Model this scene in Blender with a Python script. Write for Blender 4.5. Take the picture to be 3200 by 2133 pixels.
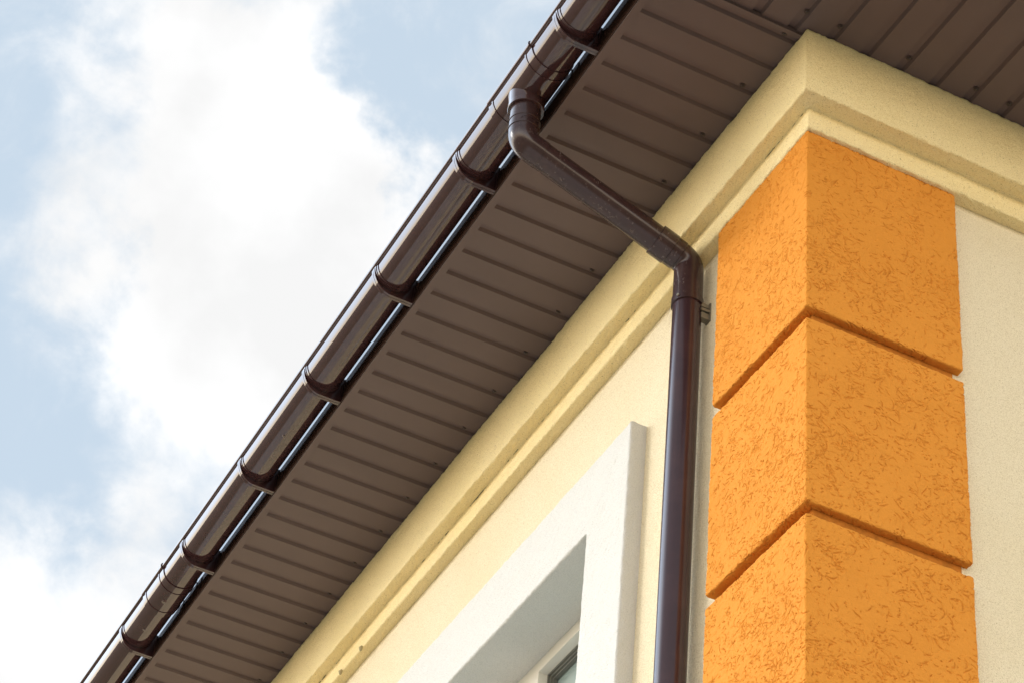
import bpy, math, random
import numpy as np
from mathutils import Matrix, Vector

# ------------------------------------------------------------------ camera
SC = bpy.context.scene
for o in list(bpy.data.objects):
    bpy.data.objects.remove(o)
YAW, PIT, ROL = 1.1736, 0.7167, 0.1077
F_PX = 7717.28            # focal length in pixels of a 3200 px wide frame
CAM = Vector((-2.3788, -3.8378, -3.5062))
fw = Vector((math.cos(PIT)*math.cos(YAW), math.cos(PIT)*math.sin(YAW), math.sin(PIT)))
r0 = Vector((math.sin(YAW), -math.cos(YAW), 0)); u0 = r0.cross(fw)
rr = r0*math.cos(ROL) + u0*math.sin(ROL); uu = u0*math.cos(ROL) - r0*math.sin(ROL)
cam = bpy.data.objects.new("camera", bpy.data.cameras.new("camera"))
SC.collection.objects.link(cam)
cam.matrix_world = Matrix(((rr.x, uu.x, -fw.x, CAM.x), (rr.y, uu.y, -fw.y, CAM.y), (rr.z, uu.z, -fw.z, CAM.z), (0, 0, 0, 1)))
cam.data.sensor_width = 36.0; cam.data.sensor_fit = 'HORIZONTAL'
cam.data.lens = 36.0*F_PX/3200.0
cam.data.clip_start = 0.05; cam.data.clip_end = 5000
SC.camera = cam
SC.render.resolution_x, SC.render.resolution_y = 1024, 682

# ------------------------------------------------------------------ exposure, sun, sky
SC.view_settings.view_transform = 'Standard'; SC.view_settings.look = 'None'
SC.view_settings.gamma = 1.0; SC.view_settings.use_curve_mapping = False
SC.view_settings.exposure = 0.47
SUN_DIR = Vector((-0.78, 0.48, 0.38)).normalized()      # towards the sun
SUN_EL = math.asin(SUN_DIR.z); SUN_AZ = math.atan2(SUN_DIR.x, SUN_DIR.y)
sl = bpy.data.lights.new("sun", 'SUN'); sl.energy = 0.85; sl.angle = math.radians(14); sl.color = (1.0, 0.96, 0.88)
so = bpy.data.objects.new("sun", sl); SC.collection.objects.link(so)
so.rotation_euler = SUN_DIR.to_track_quat('Z', 'Y').to_euler()
so.location = (-6, 1, 6)


def px_dir(px, py):
    d = fw + rr*((px-1600)/F_PX) - uu*((py-1066.5)/F_PX)
    return d.normalized()


GLOW = 1.5
W = bpy.data.worlds.new("World"); SC.world = W; W.use_nodes = True
nt = W.node_tree; N = nt.nodes; L = nt.links
for n in list(N): N.remove(n)


def nd(tree, typ, **kw):
    n = tree.nodes.new(typ)
    for k, v in kw.items():
        if k == 'ins':
            for kk, vv in v.items(): n.inputs[kk].default_value = vv
        else: setattr(n, k, v)
    return n


def mth(tree, op, a, b=None, c=None, clamp=False):
    n = tree.nodes.new('ShaderNodeMath'); n.operation = op; n.use_clamp = clamp
    for i, v in enumerate((a, b, c)):
        if v is None: continue
        if isinstance(v, (int, float)): n.inputs[i].default_value = v
        else: tree.links.new(v, n.inputs[i])
    return n.outputs[0]


sky = nd(nt, 'ShaderNodeTexSky', sky_type='NISHITA', sun_disc=False, sun_elevation=SUN_EL, sun_rotation=SUN_AZ,
         air_density=1.0, dust_density=2.0, ozone_density=1.0)
tc = nd(nt, 'ShaderNodeTexCoord')
dirv = tc.outputs['Generated']
# warp the direction with noise so the cloud outlines are ragged
wn = nd(nt, 'ShaderNodeTexNoise', noise_dimensions='3D', ins={'Scale': 13.0, 'Detail': 6.0, 'Roughness': 0.58})
L.new(dirv, wn.inputs['Vector'])
sub = nd(nt, 'ShaderNodeVectorMath', operation='SUBTRACT'); L.new(wn.outputs['Color'], sub.inputs[0]); sub.inputs[1].default_value = (.5, .5, .5)
scl = nd(nt, 'ShaderNodeVectorMath', operation='SCALE'); L.new(sub.outputs[0], scl.inputs[0]); scl.inputs['Scale'].default_value = 0.13
add = nd(nt, 'ShaderNodeVectorMath', operation='ADD'); L.new(dirv, add.inputs[0]); L.new(scl.outputs[0], add.inputs[1])
nrm = nd(nt, 'ShaderNodeVectorMath', operation='NORMALIZE'); L.new(add.outputs[0], nrm.inputs[0])
# cloud banks and clear gaps: (pixel of the photograph that looks at the bank, angular radius in degrees, weight)
BANKS = [(900, 330, 3.0, .8), (860, 700, 3.9, 1.15), (700, 900, 3.4, .9), (1000, 950, 3.0, .9), (750, 1250, 2.6, .45), (800, 60, 3.0, .55), (1150, 620, 2.0, .5),
         (330, 1900, 3.6, .75), (60, 2090, 3.4, .8), (520, 480, 1.7, .3), (180, 480, 1.3, .3), (500, 1640, 1.8, .5), (850, 1100, 2.6, .5),
         (1260, 400, 2.3, -1.1), (1130, 190, 1.8, -.5), (330, 640, 2.0, -.3), (180, 1450, 3.4, -.6), (520, 1450, 2.4, -.5), (130, 200, 2.4, -.35), (1050, 180, 2.0, -.2), (1480, 100, 2.5, -.25), (280, 850, 2.2, -.2)]
acc = None
for px, py, rad, w in BANKS:
    d = px_dir(px, py)
    dot = nd(nt, 'ShaderNodeVectorMath', operation='DOT_PRODUCT'); L.new(nrm.outputs[0], dot.inputs[0]); dot.inputs[1].default_value = d
    one = mth(nt, 'SUBTRACT', 1.0, dot.outputs['Value'])
    e = mth(nt, 'MULTIPLY', one, -1.0/(2*(math.radians(rad)/1.45)**2)*2)
    g = mth(nt, 'EXPONENT', e)
    gw = mth(nt, 'MULTIPLY', g, w)
    acc = gw if acc is None else mth(nt, 'ADD', acc, gw)
cn = nd(nt, 'ShaderNodeTexNoise', noise_dimensions='3D', ins={'Scale': 7.0, 'Detail': 9.0, 'Roughness': 0.56, 'Distortion': 0.5})
L.new(dirv, cn.inputs['Vector'])
cm = mth(nt, 'SUBTRACT', cn.outputs['Fac'], 0.5)
cn2 = nd(nt, 'ShaderNodeTexNoise', noise_dimensions='3D', ins={'Scale': 24.0, 'Detail': 8.0, 'Roughness': 0.6, 'Distortion': 0.4}); L.new(dirv, cn2.inputs['Vector'])
cm = mth(nt, 'MULTIPLY_ADD', cm, 2.1, 0.36)
cm = mth(nt, 'ADD', cm, mth(nt, 'MULTIPLY_ADD', cn2.outputs['Fac'], 1.9, -0.95))
cm = mth(nt, 'ADD', cm, acc)
mr = nd(nt, 'ShaderNodeMapRange', interpolation_type='SMOOTHSTEP', ins={'From Min': 0.0, 'From Max': 1.3, 'To Min': 0.0, 'To Max': 1.0}); L.new(cm, mr.inputs['Value'])
CLOUD = mr.outputs['Result']
# thin veil over the blue
skc = nd(nt, 'ShaderNodeVectorMath', operation='SCALE'); L.new(sky.outputs[0], skc.inputs[0]); skc.inputs['Scale'].default_value = 0.10
veil = nd(nt, 'ShaderNodeMix', data_type='RGBA'); veil.inputs['Factor'].default_value = 0.78
L.new(skc.outputs[0], veil.inputs['A']); veil.inputs['B'].default_value = (0.55, 0.655, 0.755, 1)
sn = nd(nt, 'ShaderNodeTexNoise', noise_dimensions='3D', ins={'Scale': 16.0, 'Detail': 5.0, 'Roughness': 0.5}); L.new(dirv, sn.inputs['Vector'])
shade = nd(nt, 'ShaderNodeMapRange', ins={'From Min': 0.32, 'From Max': 0.68, 'To Min': 0.72, 'To Max': 0.86}); L.new(sn.outputs['Fac'], shade.inputs['Value'])
ccol = nd(nt, 'ShaderNodeCombineColor'); L.new(shade.outputs[0], ccol.inputs[0])
L.new(mth(nt, 'MULTIPLY', shade.outputs[0], 1.0), ccol.inputs[1]); L.new(mth(nt, 'MULTIPLY', shade.outputs[0], 1.0), ccol.inputs[2])
fin = nd(nt, 'ShaderNodeMix', data_type='RGBA'); L.new(CLOUD, fin.inputs['Factor']); L.new(veil.outputs['Result'], fin.inputs['A']); L.new(ccol.outputs[0], fin.inputs['B'])
# sky brighter towards the veiled sun, fill glow added out of view, warmer near the horizon
GL = Vector((-0.85, 0.38, 0.05)).normalized()
gd = nd(nt, 'ShaderNodeVectorMath', operation='DOT_PRODUCT'); L.new(dirv, gd.inputs[0]); gd.inputs[1].default_value = GL
gm = nd(nt, 'ShaderNodeMapRange', interpolation_type='SMOOTHSTEP', ins={'From Min': 0.15, 'From Max': 0.95, 'To Min': 0.0, 'To Max': GLOW}); L.new(gd.outputs['Value'], gm.inputs['Value'])
sz = nd(nt, 'ShaderNodeSeparateXYZ'); L.new(dirv, sz.inputs[0])
gs = nd(nt, 'ShaderNodeMapRange', interpolation_type='SMOOTHSTEP', ins={'From Min': 0.15, 'From Max': -0.8, 'To Min': 0.0, 'To Max': 2.0}); L.new(sz.outputs['Y'], gs.inputs['Value'])  # brightness added to the unseen sky behind the camera, fills the right front
gc = nd(nt, 'ShaderNodeVectorMath', operation='SCALE'); gc.inputs[0].default_value = (1.0, .97, .93); low = nd(nt, 'ShaderNodeMapRange', interpolation_type='SMOOTHSTEP', ins={'From Min': 0.05, 'From Max': 0.60, 'To Min': 1.0, 'To Max': 0.0}); L.new(sz.outputs['Z'], low.inputs['Value'])
side = nd(nt, 'ShaderNodeMapRange', interpolation_type='SMOOTHSTEP', ins={'From Min': 0.03, 'From Max': -0.38, 'To Min': 0.0, 'To Max': 2.1}); L.new(sz.outputs['X'], side.inputs['Value'])  # glow added outside the view for the bright strip on the gutter
far_ = nd(nt, 'ShaderNodeMapRange', interpolation_type='SMOOTHSTEP', ins={'From Min': 0.05, 'From Max': 0.60, 'To Min': 0.0, 'To Max': 1.0}); L.new(sz.outputs['Y'], far_.inputs['Value'])
lit = mth(nt, 'MULTIPLY', mth(nt, 'ADD', gm.outputs[0], gs.outputs[0]), low.outputs[0])
L.new(lit, gc.inputs['Scale'])
g2 = nd(nt, 'ShaderNodeVectorMath', operation='SCALE'); g2.inputs[0].default_value = (.76, .93, 1.16); L.new(mth(nt, 'MULTIPLY', side.outputs[0], far_.outputs[0]), g2.inputs['Scale'])
gsum = nd(nt, 'ShaderNodeVectorMath', operation='ADD'); L.new(gc.outputs[0], gsum.inputs[0]); L.new(g2.outputs[0], gsum.inputs[1])
ga = nd(nt, 'ShaderNodeVectorMath', operation='ADD'); fsc = nd(nt, 'ShaderNodeVectorMath', operation='SCALE'); fsc.inputs['Scale'].default_value = .93; L.new(fin.outputs['Result'], fsc.inputs[0]); L.new(fsc.outputs[0], ga.inputs[0]); L.new(gsum.outputs[0], ga.inputs[1])
hz_ = nd(nt, 'ShaderNodeMapRange', interpolation_type='SMOOTHSTEP', ins={'From Min': 0.0, 'From Max': 0.30, 'To Min': 1.0, 'To Max': 0.0}); L.new(sz.outputs['Z'], hz_.inputs['Value'])
hm = nd(nt, 'ShaderNodeMix', data_type='RGBA', blend_type='MULTIPLY'); L.new(hz_.outputs[0], hm.inputs['Factor']); L.new(ga.outputs[0], hm.inputs['A']); hm.inputs['B'].default_value = (1.08, .86, .60, 1)
bg = nd(nt, 'ShaderNodeBackground'); L.new(hm.outputs['Result'], bg.inputs['Color']); bg.inputs['Strength'].default_value = 1.0
wo = nd(nt, 'ShaderNodeOutputWorld'); L.new(bg.outputs[0], wo.inputs['Surface'])

# ------------------------------------------------------------------ measured sizes (metres)
ZS, ZC, ZP = 1.5177, 1.2895, 1.2166      # soffit, underside of upper band, underside of lower band
PA, PB = 0.0353, 0.0257                  # wall planes x = PA (left front), y = PB (right front)
WA, WB = 0.4601, 0.4619                  # pillar widths
C1, C1B, C2A, C2B = 0.0473, 0.0696, -0.0038, 0.0133
XF = -0.4842                             # fascia plane
GROUND = -5.1
PITCH = 0.10935

# ------------------------------------------------------------------ mesh helpers
rng = np.random.default_rng(7)


def obj(name, V, Fs, mat, parent=None, smooth=False, auto=None):
    me = bpy.data.meshes.new(name)
    if isinstance(V, np.ndarray) and isinstance(Fs, np.ndarray):
        me.vertices.add(len(V)); me.vertices.foreach_set('co', V.astype(np.float32).ravel())
        me.loops.add(Fs.size); me.loops.foreach_set('vertex_index', Fs.astype(np.int32).ravel())
        me.polygons.add(len(Fs)); me.polygons.foreach_set('loop_start', np.arange(0, Fs.size, 4, dtype=np.int32))
        me.update(calc_edges=True)
    else:
        me.from_pydata([tuple(v) for v in V], [], [tuple(f) for f in Fs]); me.update()
    me.materials.append(mat)
    if smooth: me.polygons.foreach_set('use_smooth', [True]*len(me.polygons))
    o = bpy.data.objects.new(name, me); SC.collection.objects.link(o)
    if parent is not None: o.parent = parent
    if auto is not None:
        me.polygons.foreach_set('use_smooth', [True]*len(me.polygons)); me.set_sharp_from_angle(angle=math.radians(auto))
    me.validate()
    return o


def grid_faces(n, m, close_u=False, flip=False):
    iu = np.arange(n if close_u else n-1); iv = np.arange(m-1)
    a, b = np.meshgrid(iu, iv, indexing='ij'); a2 = (a+1) % n
    q = np.stack([a*m+b, a*m+b+1, a2*m+b+1, a2*m+b], -1).reshape(-1, 4)
    return q[:, ::-1] if flip else q


class MB:
    def __init__(s): s.V = []; s.F = []
    def add(s, V, Fs):
        k = len(s.V); s.V += [tuple(v) for v in V]; s.F += [tuple(i+k for i in f) for f in Fs]; return s
    def box(s, x0, x1, y0, y1, z0, z1):
        return s.add([(x0, y0, z0), (x1, y0, z0), (x1, y1, z0), (x0, y1, z0), (x0, y0, z1), (x1, y0, z1), (x1, y1, z1), (x0, y1, z1)],
                     [(0, 3, 2, 1), (4, 5, 6, 7), (0, 1, 5, 4), (1, 2, 6, 5), (2, 3, 7, 6), (3, 0, 4, 7)])
    def prism(s, prof, y0, y1):
        """closed (x, z) outline extruded along y"""
        n = len(prof)
        V = [(x, y0, z) for x, z in prof] + [(x, y1, z) for x, z in prof]
        F_ = [(i, (i+1) % n, n+(i+1) % n, n+i) for i in range(n)] + [tuple(range(n))[::-1], tuple(range(n, 2*n))]
        return s.add(V, F_)
    def tube(s, path, radii, seg=48, cap=True):
        path = [Vector(p) for p in path]; n = len(path)
        T = []
        for i in range(n):
            a = path[max(i-1, 0)]; b = path[min(i+1, n-1)]; T.append((b-a).normalized())
        ref = Vector((0, 1, 0)) if abs(T[0].y) < .9 else Vector((1, 0, 0))
        V = []
        for p, t, r in zip(path, T, radii):
            a = (ref - t*ref.dot(t)).normalized(); b = t.cross(a)
            for k in range(seg):
                th = 2*math.pi*k/seg; V.append(p + a*(r*math.cos(th)) + b*(r*math.sin(th)))
        Fs = [(i*seg+k, i*seg+(k+1) % seg, (i+1)*seg+(k+1) % seg, (i+1)*seg+k) for i in range(n-1) for k in range(seg)]
        if cap: Fs += [tuple(range(seg))[::-1], tuple((n-1)*seg+k for k in range(seg))]
        return s.add(V, Fs)
    def build(s, name, mat, parent=None, auto=35): return obj(name, s.V, s.F, mat, parent, auto=auto)


def vnoise2(n, m, cell_n, cell_m, seed):
    """smooth value noise on an n x m array, cells in samples"""
    r = np.random.default_rng(seed)
    gn, gm = int(n/cell_n)+3, int(m/cell_m)+3
    G = r.standard_normal((gn, gm))
    u = np.arange(n)/cell_n; v = np.arange(m)/cell_m
    iu = u.astype(int); iv = v.astype(int); fu = u-iu; fv = v-iv
    fu = fu*fu*(3-2*fu); fv = fv*fv*(3-2*fv)
    A = G[iu][:, iv]*(1-fu)[:, None] + G[iu+1][:, iv]*fu[:, None]
    B = G[iu][:, iv+1]*(1-fu)[:, None] + G[iu+1][:, iv+1]*fu[:, None]
    return A*(1-fv)[None] + B*fv[None]


def fbm(n, m, step_n, step_m, sizes, amps, seed):
    out = np.zeros((n, m))
    for i, (s_, a) in enumerate(zip(sizes, amps)):
        out += a*vnoise2(n, m, max(s_/step_n, 1.0001), max(s_/step_m, 1.0001), seed+i*17)
    return out


def normals(P):
    du = np.gradient(P, axis=0); dv = np.gradient(P, axis=1)
    Nn = np.cross(du, dv); Nn /= np.linalg.norm(Nn, axis=2, keepdims=True)+1e-12
    return Nn


def resample(pts, step, round_r=0.0):
    """polyline (any dimension) -> points every `step`, corners softened over round_r"""
    pts = np.asarray(pts, float)
    out = []
    for a, b in zip(pts[:-1], pts[1:]):
        l = np.linalg.norm((b-a)[:3]); k = max(int(round(l/step)), 1)
        t = np.linspace(0, 1, k, endpoint=False)[:, None]
        out.append(a+(b-a)*t)
    out.append(pts[-1:]); out = np.concatenate(out)
    it = int((round_r/step)**2*2) if round_r else 0
    for _ in range(it):
        out[1:-1] = 0.25*out[:-2]+0.5*out[1:-1]+0.25*out[2:]
    return out

# ------------------------------------------------------------------ materials


def material(name, base, rough=0.5, spec=0.5, bumps=(), spots=None, coat=0.0, coat_rough=0.05, mottle=None, metallic=0.0, scratch=None):
    m = bpy.data.materials.new(name); m.use_nodes = True; t = m.node_tree
    b = t.nodes['Principled BSDF']
    b.inputs['Base Color'].default_value = (*base, 1); b.inputs['Roughness'].default_value = rough
    b.inputs['Specular IOR Level'].default_value = spec; b.inputs['Metallic'].default_value = metallic
    b.inputs['Coat Weight'].default_value = coat; b.inputs['Coat Roughness'].default_value = coat_rough
    c = nd(t, 'ShaderNodeTexCoord').outputs['Object']
    col = None
    if mottle:                                   # (scale, detail, colour 2, low, high)
        for sc_, det, c2, lo, hi in mottle:
            nz = nd(t, 'ShaderNodeTexNoise', ins={'Scale': sc_, 'Detail': det, 'Roughness': .6}); t.links.new(c, nz.inputs['Vector'])
            rp = nd(t, 'ShaderNodeMapRange', ins={'From Min': lo, 'From Max': hi}); t.links.new(nz.outputs['Fac'], rp.inputs['Value'])
            mx = nd(t, 'ShaderNodeMix', data_type='RGBA'); t.links.new(rp.outputs[0], mx.inputs['Factor'])
            if col is None: mx.inputs['A'].default_value = (*base, 1)
            else: t.links.new(col, mx.inputs['A'])
            mx.inputs['B'].default_value = (*c2, 1); col = mx.outputs['Result']
    if scratch:                                  # dusty scuffs: (colour, scale vector, low, high)
        c2, sv, lo, hi = scratch
        mp = nd(t, 'ShaderNodeMapping'); mp.inputs['Scale'].default_value = sv; t.links.new(c, mp.inputs['Vector'])
        nz = nd(t, 'ShaderNodeTexNoise', ins={'Scale': 1.0, 'Detail': 7.0, 'Roughness': .7}); t.links.new(mp.outputs[0], nz.inputs['Vector'])
        rp = nd(t, 'ShaderNodeMapRange', ins={'From Min': lo, 'From Max': hi}); t.links.new(nz.outputs['Fac'], rp.inputs['Value'])
        mx = nd(t, 'ShaderNodeMix', data_type='RGBA'); t.links.new(rp.outputs[0], mx.inputs['Factor'])
        if col is None: mx.inputs['A'].default_value = (*base, 1)
        else: t.links.new(col, mx.inputs['A'])
        mx.inputs['B'].default_value = (*c2, 1); col = mx.outputs['Result']
        ra = nd(t, 'ShaderNodeMapRange', ins={'From Min': lo, 'From Max': hi, 'To Min': rough, 'To Max': min(rough+.35, 1)}); t.links.new(nz.outputs['Fac'], ra.inputs['Value'])
        t.links.new(ra.outputs[0], b.inputs['Roughness'])
    if col is not None: t.links.new(col, b.inputs['Base Color'])
    prev = None
    for sc_, det, dist, strength in bumps:
        nz = nd(t, 'ShaderNodeTexNoise', ins={'Scale': sc_, 'Detail': det, 'Roughness': .62}); t.links.new(c, nz.inputs['Vector'])
        bp = nd(t, 'ShaderNodeBump', ins={'Strength': strength, 'Distance': dist}); t.links.new(nz.outputs['Fac'], bp.inputs['Height'])
        if prev is not None: t.links.new(prev, bp.inputs['Normal'])
        prev = bp.outputs[0]
    if prev is not None: t.links.new(prev, b.inputs['Normal'])
    return m


CREAM = material('cream_plaster', (.84, .735, .53), .92, .15, bumps=((240, 3, .0045, 1.0), (60, 2, .002, .3)),
                 mottle=((2.2, 4, (.81, .695, .475), .45, .75), (380, 2, (.69, .58, .38), .48, .62), (230, 3, (.42, .31, .15), .60, .74)))
WHITE = material('white_plaster', (.72, .70, .655), .92, .15, bumps=((240, 3, .0045, 1.0), (60, 2, .002, .3)),
                 mottle=((380, 2, (.62, .61, .58), .48, .62), (230, 3, (.5, .47, .4), .62, .76)))
ORANGE = material('orange_plaster', (.655, .258, .037), .9, .15, bumps=((330, 3, .0012, .6),),
                  mottle=((3.0, 4, (.615, .235, .031), .42, .75), (300, 2, (.5, .18, .025), .6, .8)))
JOINT = material('shade_tinted_orange_joint', (.48, .17, .025), .92, .1, bumps=((200, 3, .002, .6),), mottle=((40, 4, (.36, .13, .02), .42, .66),))  # pillar orange darkened: shade of the joints put into the colour, plus grime
SOFFIT = material('brown_soffit_sheet', (.118, .078, .071), .55, .4, bumps=((500, 2, .0004, .5), (6, 2, .003, .25)),
                  mottle=((3, 3, (.104, .068, .062), .4, .7), (700, 2, (.10, .068, .052), .5, .8)))
FASCIA = material('glossy_brown_sheet', (.045, .024, .018), .06, .26, bumps=((5, 2, .002, .05),))
PLASTIC = material('brown_plastic', (.046, .020, .021), .08, .5, bumps=((9, 2, .001, .03),),
                   coat=.35, coat_rough=.05, mottle=((14, 5, (.056, .027, .027), .45, .7), (500, 2, (.08, .05, .045), .70, .8)))
PIPE = material('worn_brown_plastic', (.034, .017, .018), .22, .45, bumps=((40, 3, .0006, .25),),
                mottle=((20, 5, (.048, .026, .025), .45, .7),),
                scratch=((.17, .13, .11), (60, 60, 26), .58, .84))
STEEL = material('zinc_steel', (.22, .20, .16), .38, .5, metallic=.6)
SCREW = material('brown_screw', (.05, .032, .028), .35, .5)
PVC = material('white_window_profile', (.80, .76, .68), .35, .5)
GASKET = material('grey_gasket', (.16, .16, .14), .5, .4)
ROOFM = material('brown_roof_tile', (.12, .06, .04), .6, .4, bumps=((30, 4, .004, .4),))
GROUNDM = material('paving', (.66, .61, .55), .9, .2, bumps=((40, 4, .01, .4),), mottle=((1.5, 5, (.58, .53, .47), .4, .7),))
LAWN = material('lawn', (.19, .18, .11), .95, .2, bumps=((8, 5, .03, .5),), mottle=((.4, 5, (.24, .21, .14), .4, .65),))
GLASS = bpy.data.materials.new('window_glass'); GLASS.use_nodes = True
gb = GLASS.node_tree.nodes['Principled BSDF']
gb.inputs['Base Color'].default_value = (.33, .42, .41, 1); gb.inputs['Roughness'].default_value = .04
gb.inputs['Specular IOR Level'].default_value = .8; gb.inputs['Coat Weight'].default_value = .6; gb.inputs['Coat Roughness'].default_value = .02


def thing(name, label, cat, loc=(0, 0, 0)):
    o = bpy.data.objects.new(name, None); SC.collection.objects.link(o)
    o.location = loc; o['label'] = label; o['category'] = cat; return o

# ------------------------------------------------------------------ ground
g_ = MB().add([(-600, -600, GROUND), (600, -600, GROUND), (600, 600, GROUND), (-600, 600, GROUND)], [(0, 1, 2, 3)]).build('ground', LAWN, auto=None)
g_['kind'] = 'structure'
pv = MB().box(-5.2, 8.0, -6.5, 12.0, GROUND-.15, GROUND+.03).build('pavement', GROUNDM, auto=None); pv['kind'] = 'structure'

# ------------------------------------------------------------------ house
house = thing('house', 'cream plastered house corner with orange banded corner pillar and brown boarded eaves', 'house')
Y_END, X_END = 9.0, 5.0
WY0, WY1, WZ0, WZ1 = 1.1227, 2.62, -0.95, 0.6033     # window opening
w = MB()
w.box(PA, PA+.3, PB+.3, WY0-.02, GROUND, ZS+.05)                     # left front, pillar side of the window
w.box(PA, PA+.3, WY0-.02, WY1+.02, WZ1+.02, ZS+.05)
w.box(PA, PA+.3, WY0-.02, WY1+.02, GROUND, WZ0-.02)
w.box(PA, PA+.3, WY1+.02, Y_END, GROUND, ZS+.05)
w.box(PA, X_END, PB, PB+.3, GROUND, ZS+.05)                          # right front
w.box(X_END-.3, X_END, PB+.3, Y_END, GROUND, ZS+.05)
w.box(PA+.3, X_END-.3, Y_END-.3, Y_END, GROUND, ZS+.05)
wall = w.build('wall', CREAM, house, auto=None); wall['label'] = 'plain cream plaster wall'

# cornice: two stepped bands that turn the corner
prof = resample([(PA+.02, PB+.02, ZP), (C2A, -C2B, ZP), (C2A, -C2B, ZC), (-C1, -C1B, ZC), (-C1, -C1B, ZS+.0012), (.03, .03, ZS+.0012)], .0045, .0055)
ys = np.concatenate([np.linspace(Y_END, 4.3, 60, endpoint=False), np.arange(4.3, 0.004, -.0045)])
xs = np.concatenate([np.arange(0.0045, 1.1, .0045), np.linspace(1.1, X_END, 40)])
nt_, na, nb = len(prof), len(ys), len(xs)
P = np.zeros((nt_, na+1+nb, 3))
fade = np.exp(-np.abs(np.concatenate([ys, [0], xs]))/.02)
for i, (xa, yb, z) in enumerate(prof):
    P[i, :na, 0] = xa; P[i, :na, 1] = yb+ys
    P[i, na] = (xa, yb, z)
    P[i, na+1:, 0] = xa+xs; P[i, na+1:, 1] = yb
    P[i, :, 2] = z
n_, m_ = P.shape[:2]
D = fbm(n_, m_, .0045, .0045, (.009, .02, .07, .5), (.0007, .0004, .0003, .0009), 11)
D2 = fbm(n_, m_, .0045, .0045, (.009, .02), (.0008, .0004), 91)
Nn = normals(P)
P = P + Nn*(D*np.where(fade > .9, .5, 1))[..., None]
P[..., 2] += D2*.9*np.where(P[..., 2] > ZS-.004, .3, 1)
side_b = (np.arange(m_) > na)[None]
P[..., 2] += np.clip((P[..., 2]-(ZS-.06))/.06, 0, 1)*.007*side_b
CREAM2 = material('bounce_warmed_cream_plaster', (.94, .775, .435), .92, .15, bumps=((240, 3, .0045, 1.0), (60, 2, .002, .3)),  # wall cream brightened and warmed, bounced light put into its colour
                  mottle=((2.2, 4, (.92, .75, .39), .45, .75), (380, 2, (.82, .64, .32), .48, .62), (230, 3, (.42, .31, .15), .60, .74)))
cornice_o = obj('cornice', P.reshape(-1, 3), grid_faces(n_, m_), CREAM2, house, smooth=True)
cornice_o['label'] = 'stepped cream cornice band under the eaves'

CRACK2 = material('grey_plaster_drip', (.42, .35, .20), .95, .1)
CRACK = material('grimy_crack', (.13, .105, .06), .95, .1)
ck = MB(); rc = np.random.default_rng(5)
yv = np.arange(-.01, 4.6, .006); wv = fbm(len(yv), 2, .006, 1, (.05, .2), (.5, .6), 77)[:, 0]
zn = fbm(len(yv), 2, .006, 1, (.02, .08), (.0006, .0008), 78)[:, 0]
ck.tube([(C2A-.0005, y, ZC-.0012+b) for y, b in zip(yv, zn)], list(np.clip(.0012*(wv+.35), .00015, .0022)), 6)
ck.build('joint_crack', CRACK, cornice_o, auto=None)
for yd in (2.852, 3.025):                     # two hardened drips on the lower edge
    dp = MB(); dp.tube([(C2A-.001, yd, ZP+.006), (C2A-.004, yd, ZP-.002), (C2A-.003, yd+.002, ZP-.010), (C2A-.003, yd+.002, ZP-.014)], [.004, .0075, .005, .0012], 9)
    dp.build('plaster_drip', CRACK2, cornice_o, auto=None)

# corner pillar core and its plaster blocks
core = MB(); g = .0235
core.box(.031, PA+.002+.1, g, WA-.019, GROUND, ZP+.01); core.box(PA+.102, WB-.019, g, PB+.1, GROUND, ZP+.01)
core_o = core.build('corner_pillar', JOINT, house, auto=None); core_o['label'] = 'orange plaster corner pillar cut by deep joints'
STEP = .0013


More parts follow.
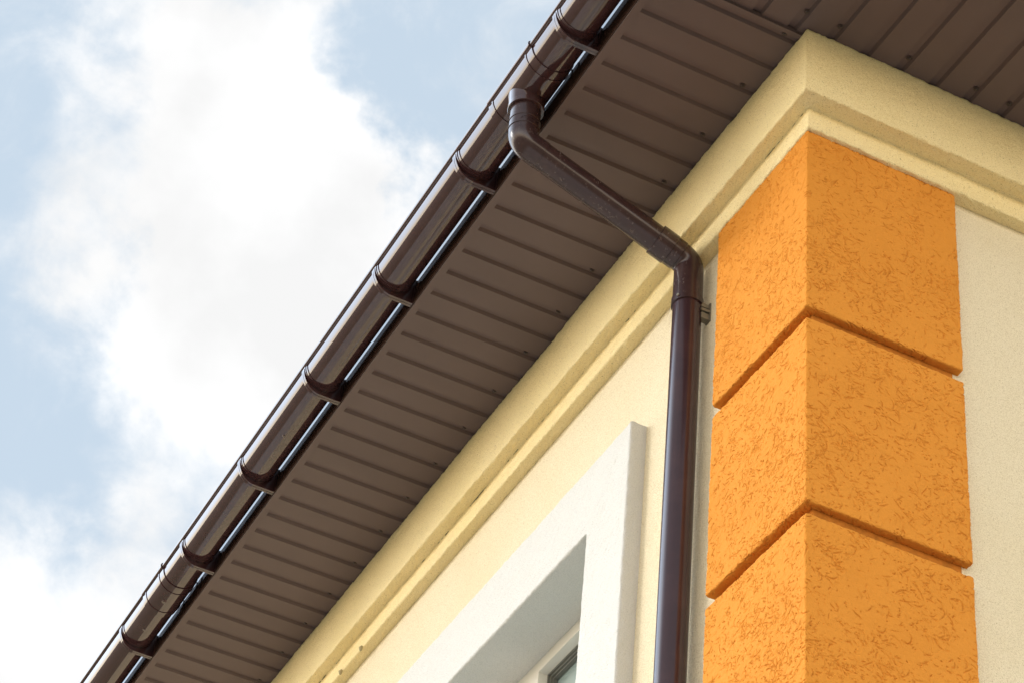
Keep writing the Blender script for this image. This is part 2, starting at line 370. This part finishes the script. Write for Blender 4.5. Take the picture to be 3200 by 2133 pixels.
def pillar_block(z0, z1, seed, fine=True):
    step = STEP if fine else .02
    path = resample([(PA+.03, WA), (0, WA), (0, 0), (WB, 0), (WB, PB+.03)], step, .0042 if fine else 0)
    tang = np.gradient(path, axis=0); tang /= np.linalg.norm(tang, axis=1, keepdims=True)
    inn = np.stack([-tang[:, 1], tang[:, 0]], 1)           # points into the pillar
    # vertical profile: inward offset, height
    vp = resample([(.034, z1), (0, z1), (0, z0), (.034, z0)], step, .0042 if fine else 0)
    V = np.zeros((len(vp), len(path), 3))
    # inward offset that keeps mitred corners: scale towards an inset path
    inset = np.array([(PA+.03, WA-.034), (.034, WA-.034), (.034, .034), (WB-.034, .034), (WB-.034, PB+.03)])
    outer = np.array([(PA+.03, WA), (0, WA), (0, 0), (WB, 0), (WB, PB+.03)])
    L_ = np.concatenate([[0], np.cumsum(np.linalg.norm(np.diff(outer, axis=0), axis=1))])
    s = np.concatenate([[0], np.cumsum(np.linalg.norm(np.diff(path, axis=0), axis=1))]); s = s/s[-1]*L_[-1]
    ins = np.stack([np.interp(s, L_, inset[:, 0]), np.interp(s, L_, inset[:, 1])], 1)
    for i, (o, z) in enumerate(vp):
        f = o/.034
        V[i, :, :2] = path*(1-f)+ins*f; V[i, :, 2] = z
    if fine:
        n, m = V.shape[:2]
        r = np.random.default_rng(seed)
        dens = fbm(n, m, step, step, (.035, .12), (.45, .35), seed+5)
        H = np.zeros((n, m))
        nw = int(n*m*step*step*9000)
        c0 = r.random((nw*3, 2))*[n-1, m-1]
        keep = dens[c0[:, 0].astype(int), c0[:, 1].astype(int)] + r.normal(0, .8, nw*3) > .35
        c0 = c0[keep][:nw]; nw = len(c0)
        th = r.normal(0, .62, nw)+np.where(r.random(nw) < .12, r.random(nw)*3, 0) + .35*dens[c0[:, 0].astype(int), c0[:, 1].astype(int)]
        ln = np.clip(r.exponential(.010, nw), .003, .055)
        curv = r.normal(0, 45, nw); dep = r.uniform(.15, 1.0, nw)**1.2*.0062
        wob = r.normal(0, 90, nw)
        K = 34
        pos = c0*step
        for k in range(K):
            t = k/(K-1)
            act = np.ones(nw, bool)
            env = np.sin(np.pi*min(max(t, .06), .94))**.5
            pc = pos/step
            for di in (-1, 0, 1):
                for dj in (-1, 0, 1):
                    ii = np.round(pc[:, 0]).astype(int)+di; jj = np.round(pc[:, 1]).astype(int)+dj
                    ok = (ii >= 0) & (ii < n) & (jj >= 0) & (jj < m)
                    d2 = (pc[:, 0]-ii)**2+(pc[:, 1]-jj)**2
                    val = -dep*env*np.exp(-d2*1.15)
                    np.minimum.at(H, (ii[ok], jj[ok]), val[ok])
            ds = ln/(K-1)
            pos = pos + np.stack([np.sin(th), np.cos(th)], 1)*ds[:, None]
            th = th + (curv + wob*math.sin(k*.9))*ds
        H += fbm(n, m, step, step, (.0032, .009, .03, .15), (.00028, .00040, .00045, .0007), seed+50)
        Nn = normals(V)
        # outward normal
        sign = -1 if (Nn[n//2, m//3, 0] > 0) else 1
        V = V + Nn*sign*H[..., None]
    n, m = V.shape[:2]
    return obj('pillar_block', V.reshape(-1, 3), grid_faces(n, m, flip=False), ORANGE, core_o, smooth=fine)


pillar_block(.6, ZP+.012, 3); pillar_block(0.0, .5635, 23); pillar_block(-.6, -.0365, 43)
for k in range(8):
    zt = -.6-.6*k-.0365
    pillar_block(max(zt-.5635, GROUND), zt, 1, fine=False)

# eaves: left soffit, boards run along x
def groove_profile(start, end, first, pitch, depth=.010, half=.0135, slope=.0035):
    pts = [(start, 0.0)]
    k = math.ceil((start+.02-first)/pitch)
    while first+k*pitch < end-.02:
        c = first+k*pitch
        pts += [(c-half-.001, 0), (c-half, depth), (c+half-.003, depth), (c+half+slope, 0)]
        k += 1
    pts.append((end, 0.0)); return pts


YT = -.0436                                         # line where the two soffits meet
pr = groove_profile(YT, Y_END+.5, -.0207, PITCH)
V = []; n = len(pr)
for x in (XF+.004, -.03):
    V += [(x, y, ZS+d) for y, d in pr]
for x in (XF+.004, -.03):
    V += [(x, y, ZS+.03) for y, d in pr]
F_ = [(i, i+1, n+i+1, n+i) for i in range(n-1)] + [(2*n+i, 3*n+i, 3*n+i+1, 2*n+i+1) for i in range(n-1)]
F_ += [(i, 2*n+i, 2*n+i+1, i+1) for i in range(n-1)]
soff = obj('soffit', V, F_, SOFFIT, house); soff['label'] = 'brown soffit boards over the left wall'
ZB = ZS+.007
pr = groove_profile(XF+.004, X_END+.5, .0332-PITCH*6, .1087, depth=.010)
V = []
for y in (-.56, YT-.002):
    V += [(x, y, ZB+d) for x, d in pr]
for y in (-.56, YT-.002):
    V += [(x, y, ZB+.03) for x, d in pr]
n = len(pr)
F_ = [(i, n+i, n+i+1, i+1) for i in range(n-1)] + [(2*n+i, 2*n+i+1, 3*n+i+1, 3*n+i) for i in range(n-1)] + [(n+i, 3*n+i, 3*n+i+1, n+i+1) for i in range(n-1)]
soff2 = obj('soffit', V, F_, SOFFIT, house); soff2['label'] = 'shaded brown soffit boards over the right wall'
MB().box(XF+.002, -.030, YT-.0035, YT+.0105, ZS-.004, ZS+.012).build('soffit_trim', SOFFIT, house, auto=None)
MB().box(XF+.0015, -.4610, YT-.3, Y_END, ZS-.0055, ZS+.004).build('soffit_trim', SOFFIT, house, auto=None)


def screw(x, y, z, parent):
    s = MB(); zz = z
    s.tube([(x, y, zz+.001), (x, y, zz-.0015)], [.0080, .0080], 20)
    s.tube([(x, y, zz-.0015), (x, y, zz-.0045), (x, y, zz-.0052)], [.0048, .0048, .0035], 6)
    s.build('screw', SCREW, parent, auto=30)


for k in range(0, 22):
    screw(-.0851, -.0207+.2187*k, ZS+.008, soff)
for x in (-.0716, .0332, .2505, .4674, .576, .80, 1.02, 1.24):
    screw(x, -.113, ZB+.008, soff2)

# fascia with a thin rolled bottom edge
f_ = MB().box(XF, XF+.02, -.58, Y_END+.5, ZS+.0, ZS+.17)
f_.tube([(XF+.0002, -.58, ZS+.0005), (XF+.0002, Y_END+.5, ZS+.0005)], [.0022]*2, 10)
f_.box(XF+.02, X_END+.5, -.58, -.56, ZS, ZS+.17)
f_.build('fascia', FASCIA, house, auto=30)
# roof slabs above the eaves (hip at the corner)
zr = ZS+.172; R_ = MB(); t_ = math.tan(math.radians(28)); e0x, e0y = XF-.01, -.60; dd = 4.0
R_.add([(e0x, e0y, zr), (e0x, Y_END+.5, zr), (e0x+dd, Y_END+.5, zr+dd*t_), (e0x+dd, e0y+dd, zr+dd*t_),
        (e0x, e0y, zr+.04), (e0x, Y_END+.5, zr+.04), (e0x+dd, Y_END+.5, zr+dd*t_+.04), (e0x+dd, e0y+dd, zr+dd*t_+.04)],
       [(0, 3, 2, 1), (4, 5, 6, 7), (0, 1, 5, 4), (1, 2, 6, 5), (2, 3, 7, 6)])
R_.add([(e0x, e0y, zr), (X_END+.5, e0y, zr), (X_END+.5, e0y+dd, zr+dd*t_), (e0x+dd, e0y+dd, zr+dd*t_),
        (e0x, e0y, zr+.04), (X_END+.5, e0y, zr+.04), (X_END+.5, e0y+dd, zr+dd*t_+.04), (e0x+dd, e0y+dd, zr+dd*t_+.04)],
       [(0, 1, 2, 3), (4, 7, 6, 5), (0, 4, 5, 1), (1, 5, 6, 2), (2, 6, 7, 3)])
R_.box(PA+.1, X_END-.1, PB+.1, Y_END-.1, ZS+.05, ZS+.06)
R_.build('roof', ROOFM, house, auto=None)

# window surround: raised white plaster frame with a deep reveal
XW, XS = .162, -.0150
prof = resample([(.2334, PA+.01), (.2334, XS), (0, XS), (0, XW+.006)], .006, .005)
loops = []
for wv, x in prof:
    y0, y1, z0, z1 = WY0-wv, WY1+wv, WZ0-wv, WZ1+wv*1.0467
    k1 = np.arange(0, 1, .006/1.9); k2 = np.arange(0, 1, .006/1.9)
    a = [np.stack([y0+(y1-y0)*k1, z1+0*k1], 1), np.stack([y1+0*k2, z1+(z0-z1)*k2], 1), np.stack([y1+(y0-y1)*k1, z0+0*k1], 1), np.stack([y0+0*k2, z0+(z1-z0)*k2], 1)]
    q = np.concatenate(a); loops.append(np.concatenate([np.full((len(q), 1), x), q], 1))
P = np.array(loops).transpose(1, 0, 2)
n_, m_ = P.shape[:2]
D = fbm(n_, m_, .006, .006, (.012, .03, .3), (.0006, .0003, .0004), 301)
D2 = fbm(n_, m_, .006, .006, (.012, .03), (.0007, .0003), 351)
D3 = fbm(n_, m_, .006, .006, (.012, .03), (.0007, .0003), 371)
P = P + np.stack([D, D2, D3], -1)
sur = obj('window_surround', P.reshape(-1, 3), grid_faces(n_, m_, close_u=True), WHITE, house, smooth=True)
sur['label'] = 'raised white plaster surround of the window'
# window: fixed frame, mullion, glazing beads, pane
wf = MB(); ZO = .5626; YM = 1.746; D_ = .032
wf.box(XW, XW+.06, WY0-.01, WY1+.01, ZO, WZ1+.01)                   # head
wf.box(XW, XW+.06, WY0-.01, WY0+.04, WZ0, ZO)                       # near jamb
wf.box(XW, XW+.06, YM, YM+.065, WZ0, ZO)                            # mullion
wf.box(XW, XW+.06, WY1-.04, WY1+.01, WZ0, ZO)
wf.box(XW, XW+.06, WY0+.04, YM, WZ0-.01, WZ0+.05); wf.box(XW, XW+.06, YM+.065, WY1-.04, WZ0-.01, WZ0+.05)
win = wf.build('window', PVC, house, auto=None); win['label'] = 'white window frame deep in the reveal'
sh = MB(); sh.box(XW+.006, XW+.05, YM+.068, WY1-.043, .50, ZO-.003)   # casement beside the fixed light
sh.box(XW+.006, XW+.05, YM+.068, YM+.12, WZ0+.053, .50); sh.box(XW+.006, XW+.05, WY1-.095, WY1-.043, WZ0+.053, .50)
sh.build('sash', PVC, win, auto=None)
bd = MB(); YL = WY0+.04
for i, (dx, wd) in enumerate(((.030, .006), (.036, .013), (.042, .020))):
    bd.box(XW+dx, XW+dx+.012, YL, YM, ZO-wd, ZO-.0001*i); bd.box(XW+dx, XW+dx+.012, YM-wd, YM-.0001*i, WZ0+.05, ZO-wd)
bd.build('glazing_bead', GASKET, win, auto=None)
pn = MB().box(XW+.056, XW+.066, YL-.01, YM+.01, WZ0+.04, ZO+.01).build('pane', GLASS, win, auto=None)
MB().box(XW+.030, XW+.036, YM+.11, WY1-.09, WZ0+.04, .51).build('pane', GLASS, win, auto=None)

# ------------------------------------------------------------------ rain gutter
R = .0635; XC = XF-.009-R; ZG = ZS+.025+R; XL = XC-R
gutter = thing('rain_gutter', 'glossy dark brown half round gutter running along the eaves of the left wall', 'gutter', (XC, 3.0, ZS))


def rel(o, parent):
    """geometry was written in world coordinates: keep it there"""
    if o.parent is parent: o.matrix_parent_inverse = Matrix.Translation(-parent.location)
    return o


def arc(cx, cz, r, a0, a1, n):
    return [(cx+r*math.cos(a0+(a1-a0)*i/n), cz+r*math.sin(a0+(a1-a0)*i/n)) for i in range(n+1)]


def sweep_open(prof, ys_, closed=True):
    n = len(prof); V = np.zeros((len(ys_), n, 3)); pp = np.array(prof)
    for i, y in enumerate(ys_):
        V[i, :, 0] = pp[:, 0]; V[i, :, 1] = y; V[i, :, 2] = pp[:, 1]
    Fs = []
    for i in range(len(ys_)-1):
        for k in range(n if closed else n-1):
            k2 = (k+1) % n; Fs.append((i*n+k, i*n+k2, (i+1)*n+k2, (i+1)*n+k))
    if closed: Fs += [tuple(range(n))[::-1], tuple((len(ys_)-1)*n+k for k in range(n))]
    return V.reshape(-1, 3), Fs


GY0, GY1 = -.66, Y_END+.4
BACK = .0215
outer = arc(XC, ZG, R, math.pi, 2*math.pi, 64) + [(XC+R, ZG+BACK)]
inner = [(XC+R-.0022, ZG+BACK)] + arc(XC, ZG, R-.0022, 2*math.pi, math.pi, 64)
bead = arc(XL+.001, ZG+.0075, .0085, math.radians(10), math.radians(-85)+2*math.pi-.0, 26)
tr = MB()
tr.add(*sweep_open(outer+inner, [GY0, 1.0, 3.0, 5.0, GY1]))
tr.add(*sweep_open(arc(XL-.0005, ZG+.0065, .0092, 0, 2*math.pi, 27)[:-1], [GY0, 1.0, 3.0, 5.0, GY1]))
tr.add(*sweep_open(outer[:-1]+[(XC+R, ZG)], [GY0, GY0-.003]))        # end cap
rel(tr.build('trough', PLASTIC, gutter, auto=30), gutter)
random.seed(3)


def bracket(yc):
    h = .0095; b = MB(); A0 = math.pi+.10
    zb = ZS+.0003; ax = R+.0052; bz = ZG-zb
    def ell(d, n=30):
        return [(XC+(ax-d*.6)*math.cos(A0+(1.5*math.pi-A0)*i/n), ZG+(bz-d)*math.sin(A0+(1.5*math.pi-A0)*i/n)) for i in range(n+1)]
    inn = arc(XC, ZG, R+.0004, 2*math.pi-.02, A0, 44)
    xf_ = XF-.0006
    b.prism(ell(.001)+[(xf_, zb+.001), (xf_, ZG+.01), (XC+R+.001, ZG+.01)]+inn, yc-.002, yc+.002)          # recessed web
    rim_o = ell(0)+[(xf_, zb), (xf_, ZG+.01)]
    rim_i = [(xf_-.004, ZG+.01), (xf_-.004, zb+.0042)]+ell(.0042)[::-1]
    b.prism(rim_o+rim_i, yc-h, yc-.0011); b.prism(rim_o+rim_i, yc+.0011, yc+h)
    for r_, a_, c_ in ((.0022, -.026, .010), (.0042, -.016, .0085)):
        b.prism(arc(XC, ZG, R+r_, math.pi+.05, 2*math.pi-.02, 48)+arc(XC, ZG, R+.0003, 2*math.pi-.02, math.pi+.05, 48), yc+a_, yc+c_)
    # oval slot of the fixing screw in the foot
    return rel(b.build('bracket', PLASTIC, gutter, auto=30), gutter)


for y in (-.36, .296, .926, 1.497, 2.048, 2.604, 3.152, 3.783, 4.42, 5.05, 5.7):
    bracket(y)


def connector(y0, y1, ribs):
    c = MB(); ro = R+.0032
    def shell(r_out, a, b2):
        po = arc(XC, ZG, r_out, math.pi+.02, 2*math.pi, 56)+[(XC+r_out, ZG+.014)]
        pi_ = [(XC+R+.0004, ZG+.014)]+arc(XC, ZG, R+.0004, 2*math.pi, math.pi+.02, 56)
        c.prism(po+pi_, a, b2)
    shell(ro, y0, y1)
    for y in ribs: shell(ro+.0022, y-.0028, y+.0028)
    c.add(*sweep_open(arc(XL-.0008, ZG+.007, .0118, 0, 2*math.pi, 27)[:-1], [y0+.002, y1-.002]))
    for y in (y0+.003,):
        c.add(*sweep_open(arc(XL-.0008, ZG+.007, .0132, 0, 2*math.pi, 27)[:-1], [y, y+.004]))
    return rel(c.build('connector', PLASTIC, gutter, auto=30), gutter)


c1 = connector(3.335, 3.545, (3.378, 3.512)); c1['label'] = 'plain joint sleeve with a round moulded stud'
YO = .585
c2 = connector(.434, .702, (.470, .676)); c2['label'] = 'joint sleeve that carries the outlet'
# moulded round stud under the sleeve
st = MB(); a_ = math.radians(262); px_, pz_ = XC+(R+.0032)*math.cos(a_), ZG+(R+.0032)*math.sin(a_)
st.tube([(px_, 3.445, pz_+.001), (px_, 3.445, pz_-.0012)], [.0105, .0105], 28); st.tube([(px_, 3.445, pz_), (px_, 3.445, pz_-.0026)], [.006, .006], 24)
rel(st.build('stud', PLASTIC, c1, auto=30), gutter)
# small injection mark on the trough
a_ = math.radians(263)
for yy in (2.33, 3.66):
    mk = MB(); mk.tube([(XC+R*math.cos(a_), yy, ZG+R*math.sin(a_)+.001), (XC+R*math.cos(a_), yy, ZG+R*math.sin(a_)-.0013)], [.0065, .005], 20)
    rel(mk.build('stud', PLASTIC, gutter, auto=30), gutter)

# outlet: collar that grows out of the bowl
ou = MB()
ou.tube([(XC, YO, ZG-.006), (XC, YO, ZG-.03), (XC, YO, 1.5290), (XC, YO, 1.5275), (XC, YO, 1.5125), (XC, YO, 1.5110), (XC, YO, 1.5108)], [.0550, .0550, .0500, .0518, .0518, .0508, .044], 72)
rel(ou.build('outlet', PLASTIC, c2, auto=30), gutter)

# ------------------------------------------------------------------ downpipe
XP = -.0185; XB, ZB1, ZB2 = XC, 1.3905, 1.1970
down = thing('downpipe', 'dusty brown downpipe that swings from the gutter outlet in to the wall beside the pillar', 'downpipe', (XP, YO, GROUND))
dv = Vector((XP-XB, 0, ZB2-ZB1)).normalized(); up = Vector((0, 0, 1)); A1 = Vector((XB, YO, ZB1)); A2 = Vector((XP, YO, ZB2))


def bend(corner, din, dout, rad, n=14):
    """points of a circular bend of centre-line radius rad"""
    ang = din.angle(dout); t = rad*math.tan(ang/2); p0 = corner-din*t; p1 = corner+dout*t
    nrm_ = (dout-din).normalized(); c = corner+nrm_*(rad/math.cos(ang/2)); out = []
    for i in range(n+1):
        f = i/n; v = (p0-c)
        ax = din.cross(dout).normalized(); out.append(c+Matrix.Rotation(ang*f, 3, ax) @ v)
    return out


RP = .0410
dn = Vector((0, 0, -1))
e1 = [Vector((XB, YO, 1.513)), Vector((XB, YO, 1.466))]
b1 = bend(A1, dn, dv, .044)
seam1 = A1+dv*.066
m1 = MB()
m1.tube([(XB, YO, 1.520), (XB, YO, 1.425)] + [tuple(p) for p in b1] + [tuple(seam1-dv*.0006), tuple(seam1)], [.0436, .0425] + [.0418]*len(b1) + [.0418, .0412], 64)
for z in (1.463, 1.432):
    m1.tube([(XB, YO, z+.0018), (XB, YO, z+.0010), (XB, YO, z-.0010), (XB, YO, z-.0018)], [.0434, .0448, .0448, .0434], 64)
el1 = rel(m1.build('elbow', PIPE, down, auto=28), down)
# raised moulding letters on the socket band
cu = bpy.data.curves.new('moulded_text', 'FONT'); cu.body = "AT PVC 50"; cu.size = .0125; cu.extrude = .0008
to = bpy.data.objects.new('moulded_text', cu); SC.collection.objects.link(to)
bpy.context.view_layer.update()
me_t = bpy.data.meshes.new_from_object(to.evaluated_get(bpy.context.evaluated_depsgraph_get()))
bpy.data.objects.remove(to)
for v in me_t.vertices:
    th = math.radians(-128)+v.co.x/.0432
    rr_ = .0431+v.co.z
    v.co = (XB+rr_*math.cos(th), YO+rr_*math.sin(th), 1.4435+v.co.y*1.0)
me_t.materials.clear(); me_t.materials.append(PIPE)
tx = bpy.data.objects.new('moulded_text', me_t); SC.collection.objects.link(tx); tx.parent = el1; rel(tx, down)
# sloping pipe
pA = A1+dv*.060; pB = Vector((-.10, YO, ZB1+(-.10-XB)*dv.z/dv.x))
m2 = MB(); m2.tube([tuple(pA), tuple(pA.lerp(pB, .5)), tuple(pB)], [.0404]*3, 64)
rel(m2.build('pipe', PIPE, down, auto=28), down)


def on_line(x): return Vector((x, YO, ZB1+(x-XB)*dv.z/dv.x))


m3 = MB()
b2 = bend(A2, dv, dn, .044)
pts = [on_line(-.1272), on_line(-.1260), on_line(-.0800), on_line(-.0790), on_line(-.0782), on_line(-.0530), on_line(-.0520), on_line(-.0512)]
rad = [.0430, .0458, .0458, .0450, .0436, .0436, .0430, .0414]
b2 = [p for p in b2 if (p-pts[-1]).dot(dv) > .002]
m3.tube([tuple(p) for p in pts+b2]+[(XP, YO, 1.10), (XP, YO, 1.038), (XP, YO, 1.0375)], rad+[.0414]*len(b2)+[.0418, .0420, .0412], 64)
rel(m3.build('elbow', PIPE, down, auto=28), down)
m4 = MB(); m4.tube([(XP, YO, 1.045), (XP, YO, -1), (XP, YO, -3), (XP, YO, GROUND+.1)], [.0404]*4, 64)
PIPE2 = material('clean_brown_plastic', (.036, .017, .021), .20, .45, bumps=((30, 3, .0005, .12),), mottle=((9, 4, (.046, .022, .025), .45, .7),))
rel(m4.build('pipe', PIPE2, down, auto=28), down)
m5 = MB()
m5.tube([(XP, YO, 1.056), (XP, YO, 1.0553), (XP, YO, 1.0327), (XP, YO, 1.032)], [.0425, .0447, .0447, .0425], 64)
cl = rel(m5.build('clamp', PIPE, down, auto=28), down)
m6 = MB(); yk = .5545
for z0, z1 in ((1.024, 1.038), (.984, 1.003)):
    m6.box(XP+.026, PA, yk-.004, yk+.016, z0, z1)
m6.box(PA-.004, PA-.0002, yk-.009, yk+.016, .980, 1.042)
rel(m6.build('wall_clip', STEEL, cl, auto=None), down)
m7 = MB(); m7.tube([(PA-.03, yk-.004, 1.013), (PA-.004, yk-.004, 1.013)], [.0055, .0055], 6)
m8 = MB(); m8.tube([(XP-.0400, YO-.020, 1.044), (XP-.0425, YO-.0212, 1.044)], [.004, .004], 12)
rel(m8.build('screw', STEEL, cl, auto=None), down)
rel(m7.build('screw', STEEL, cl, auto=None), down)
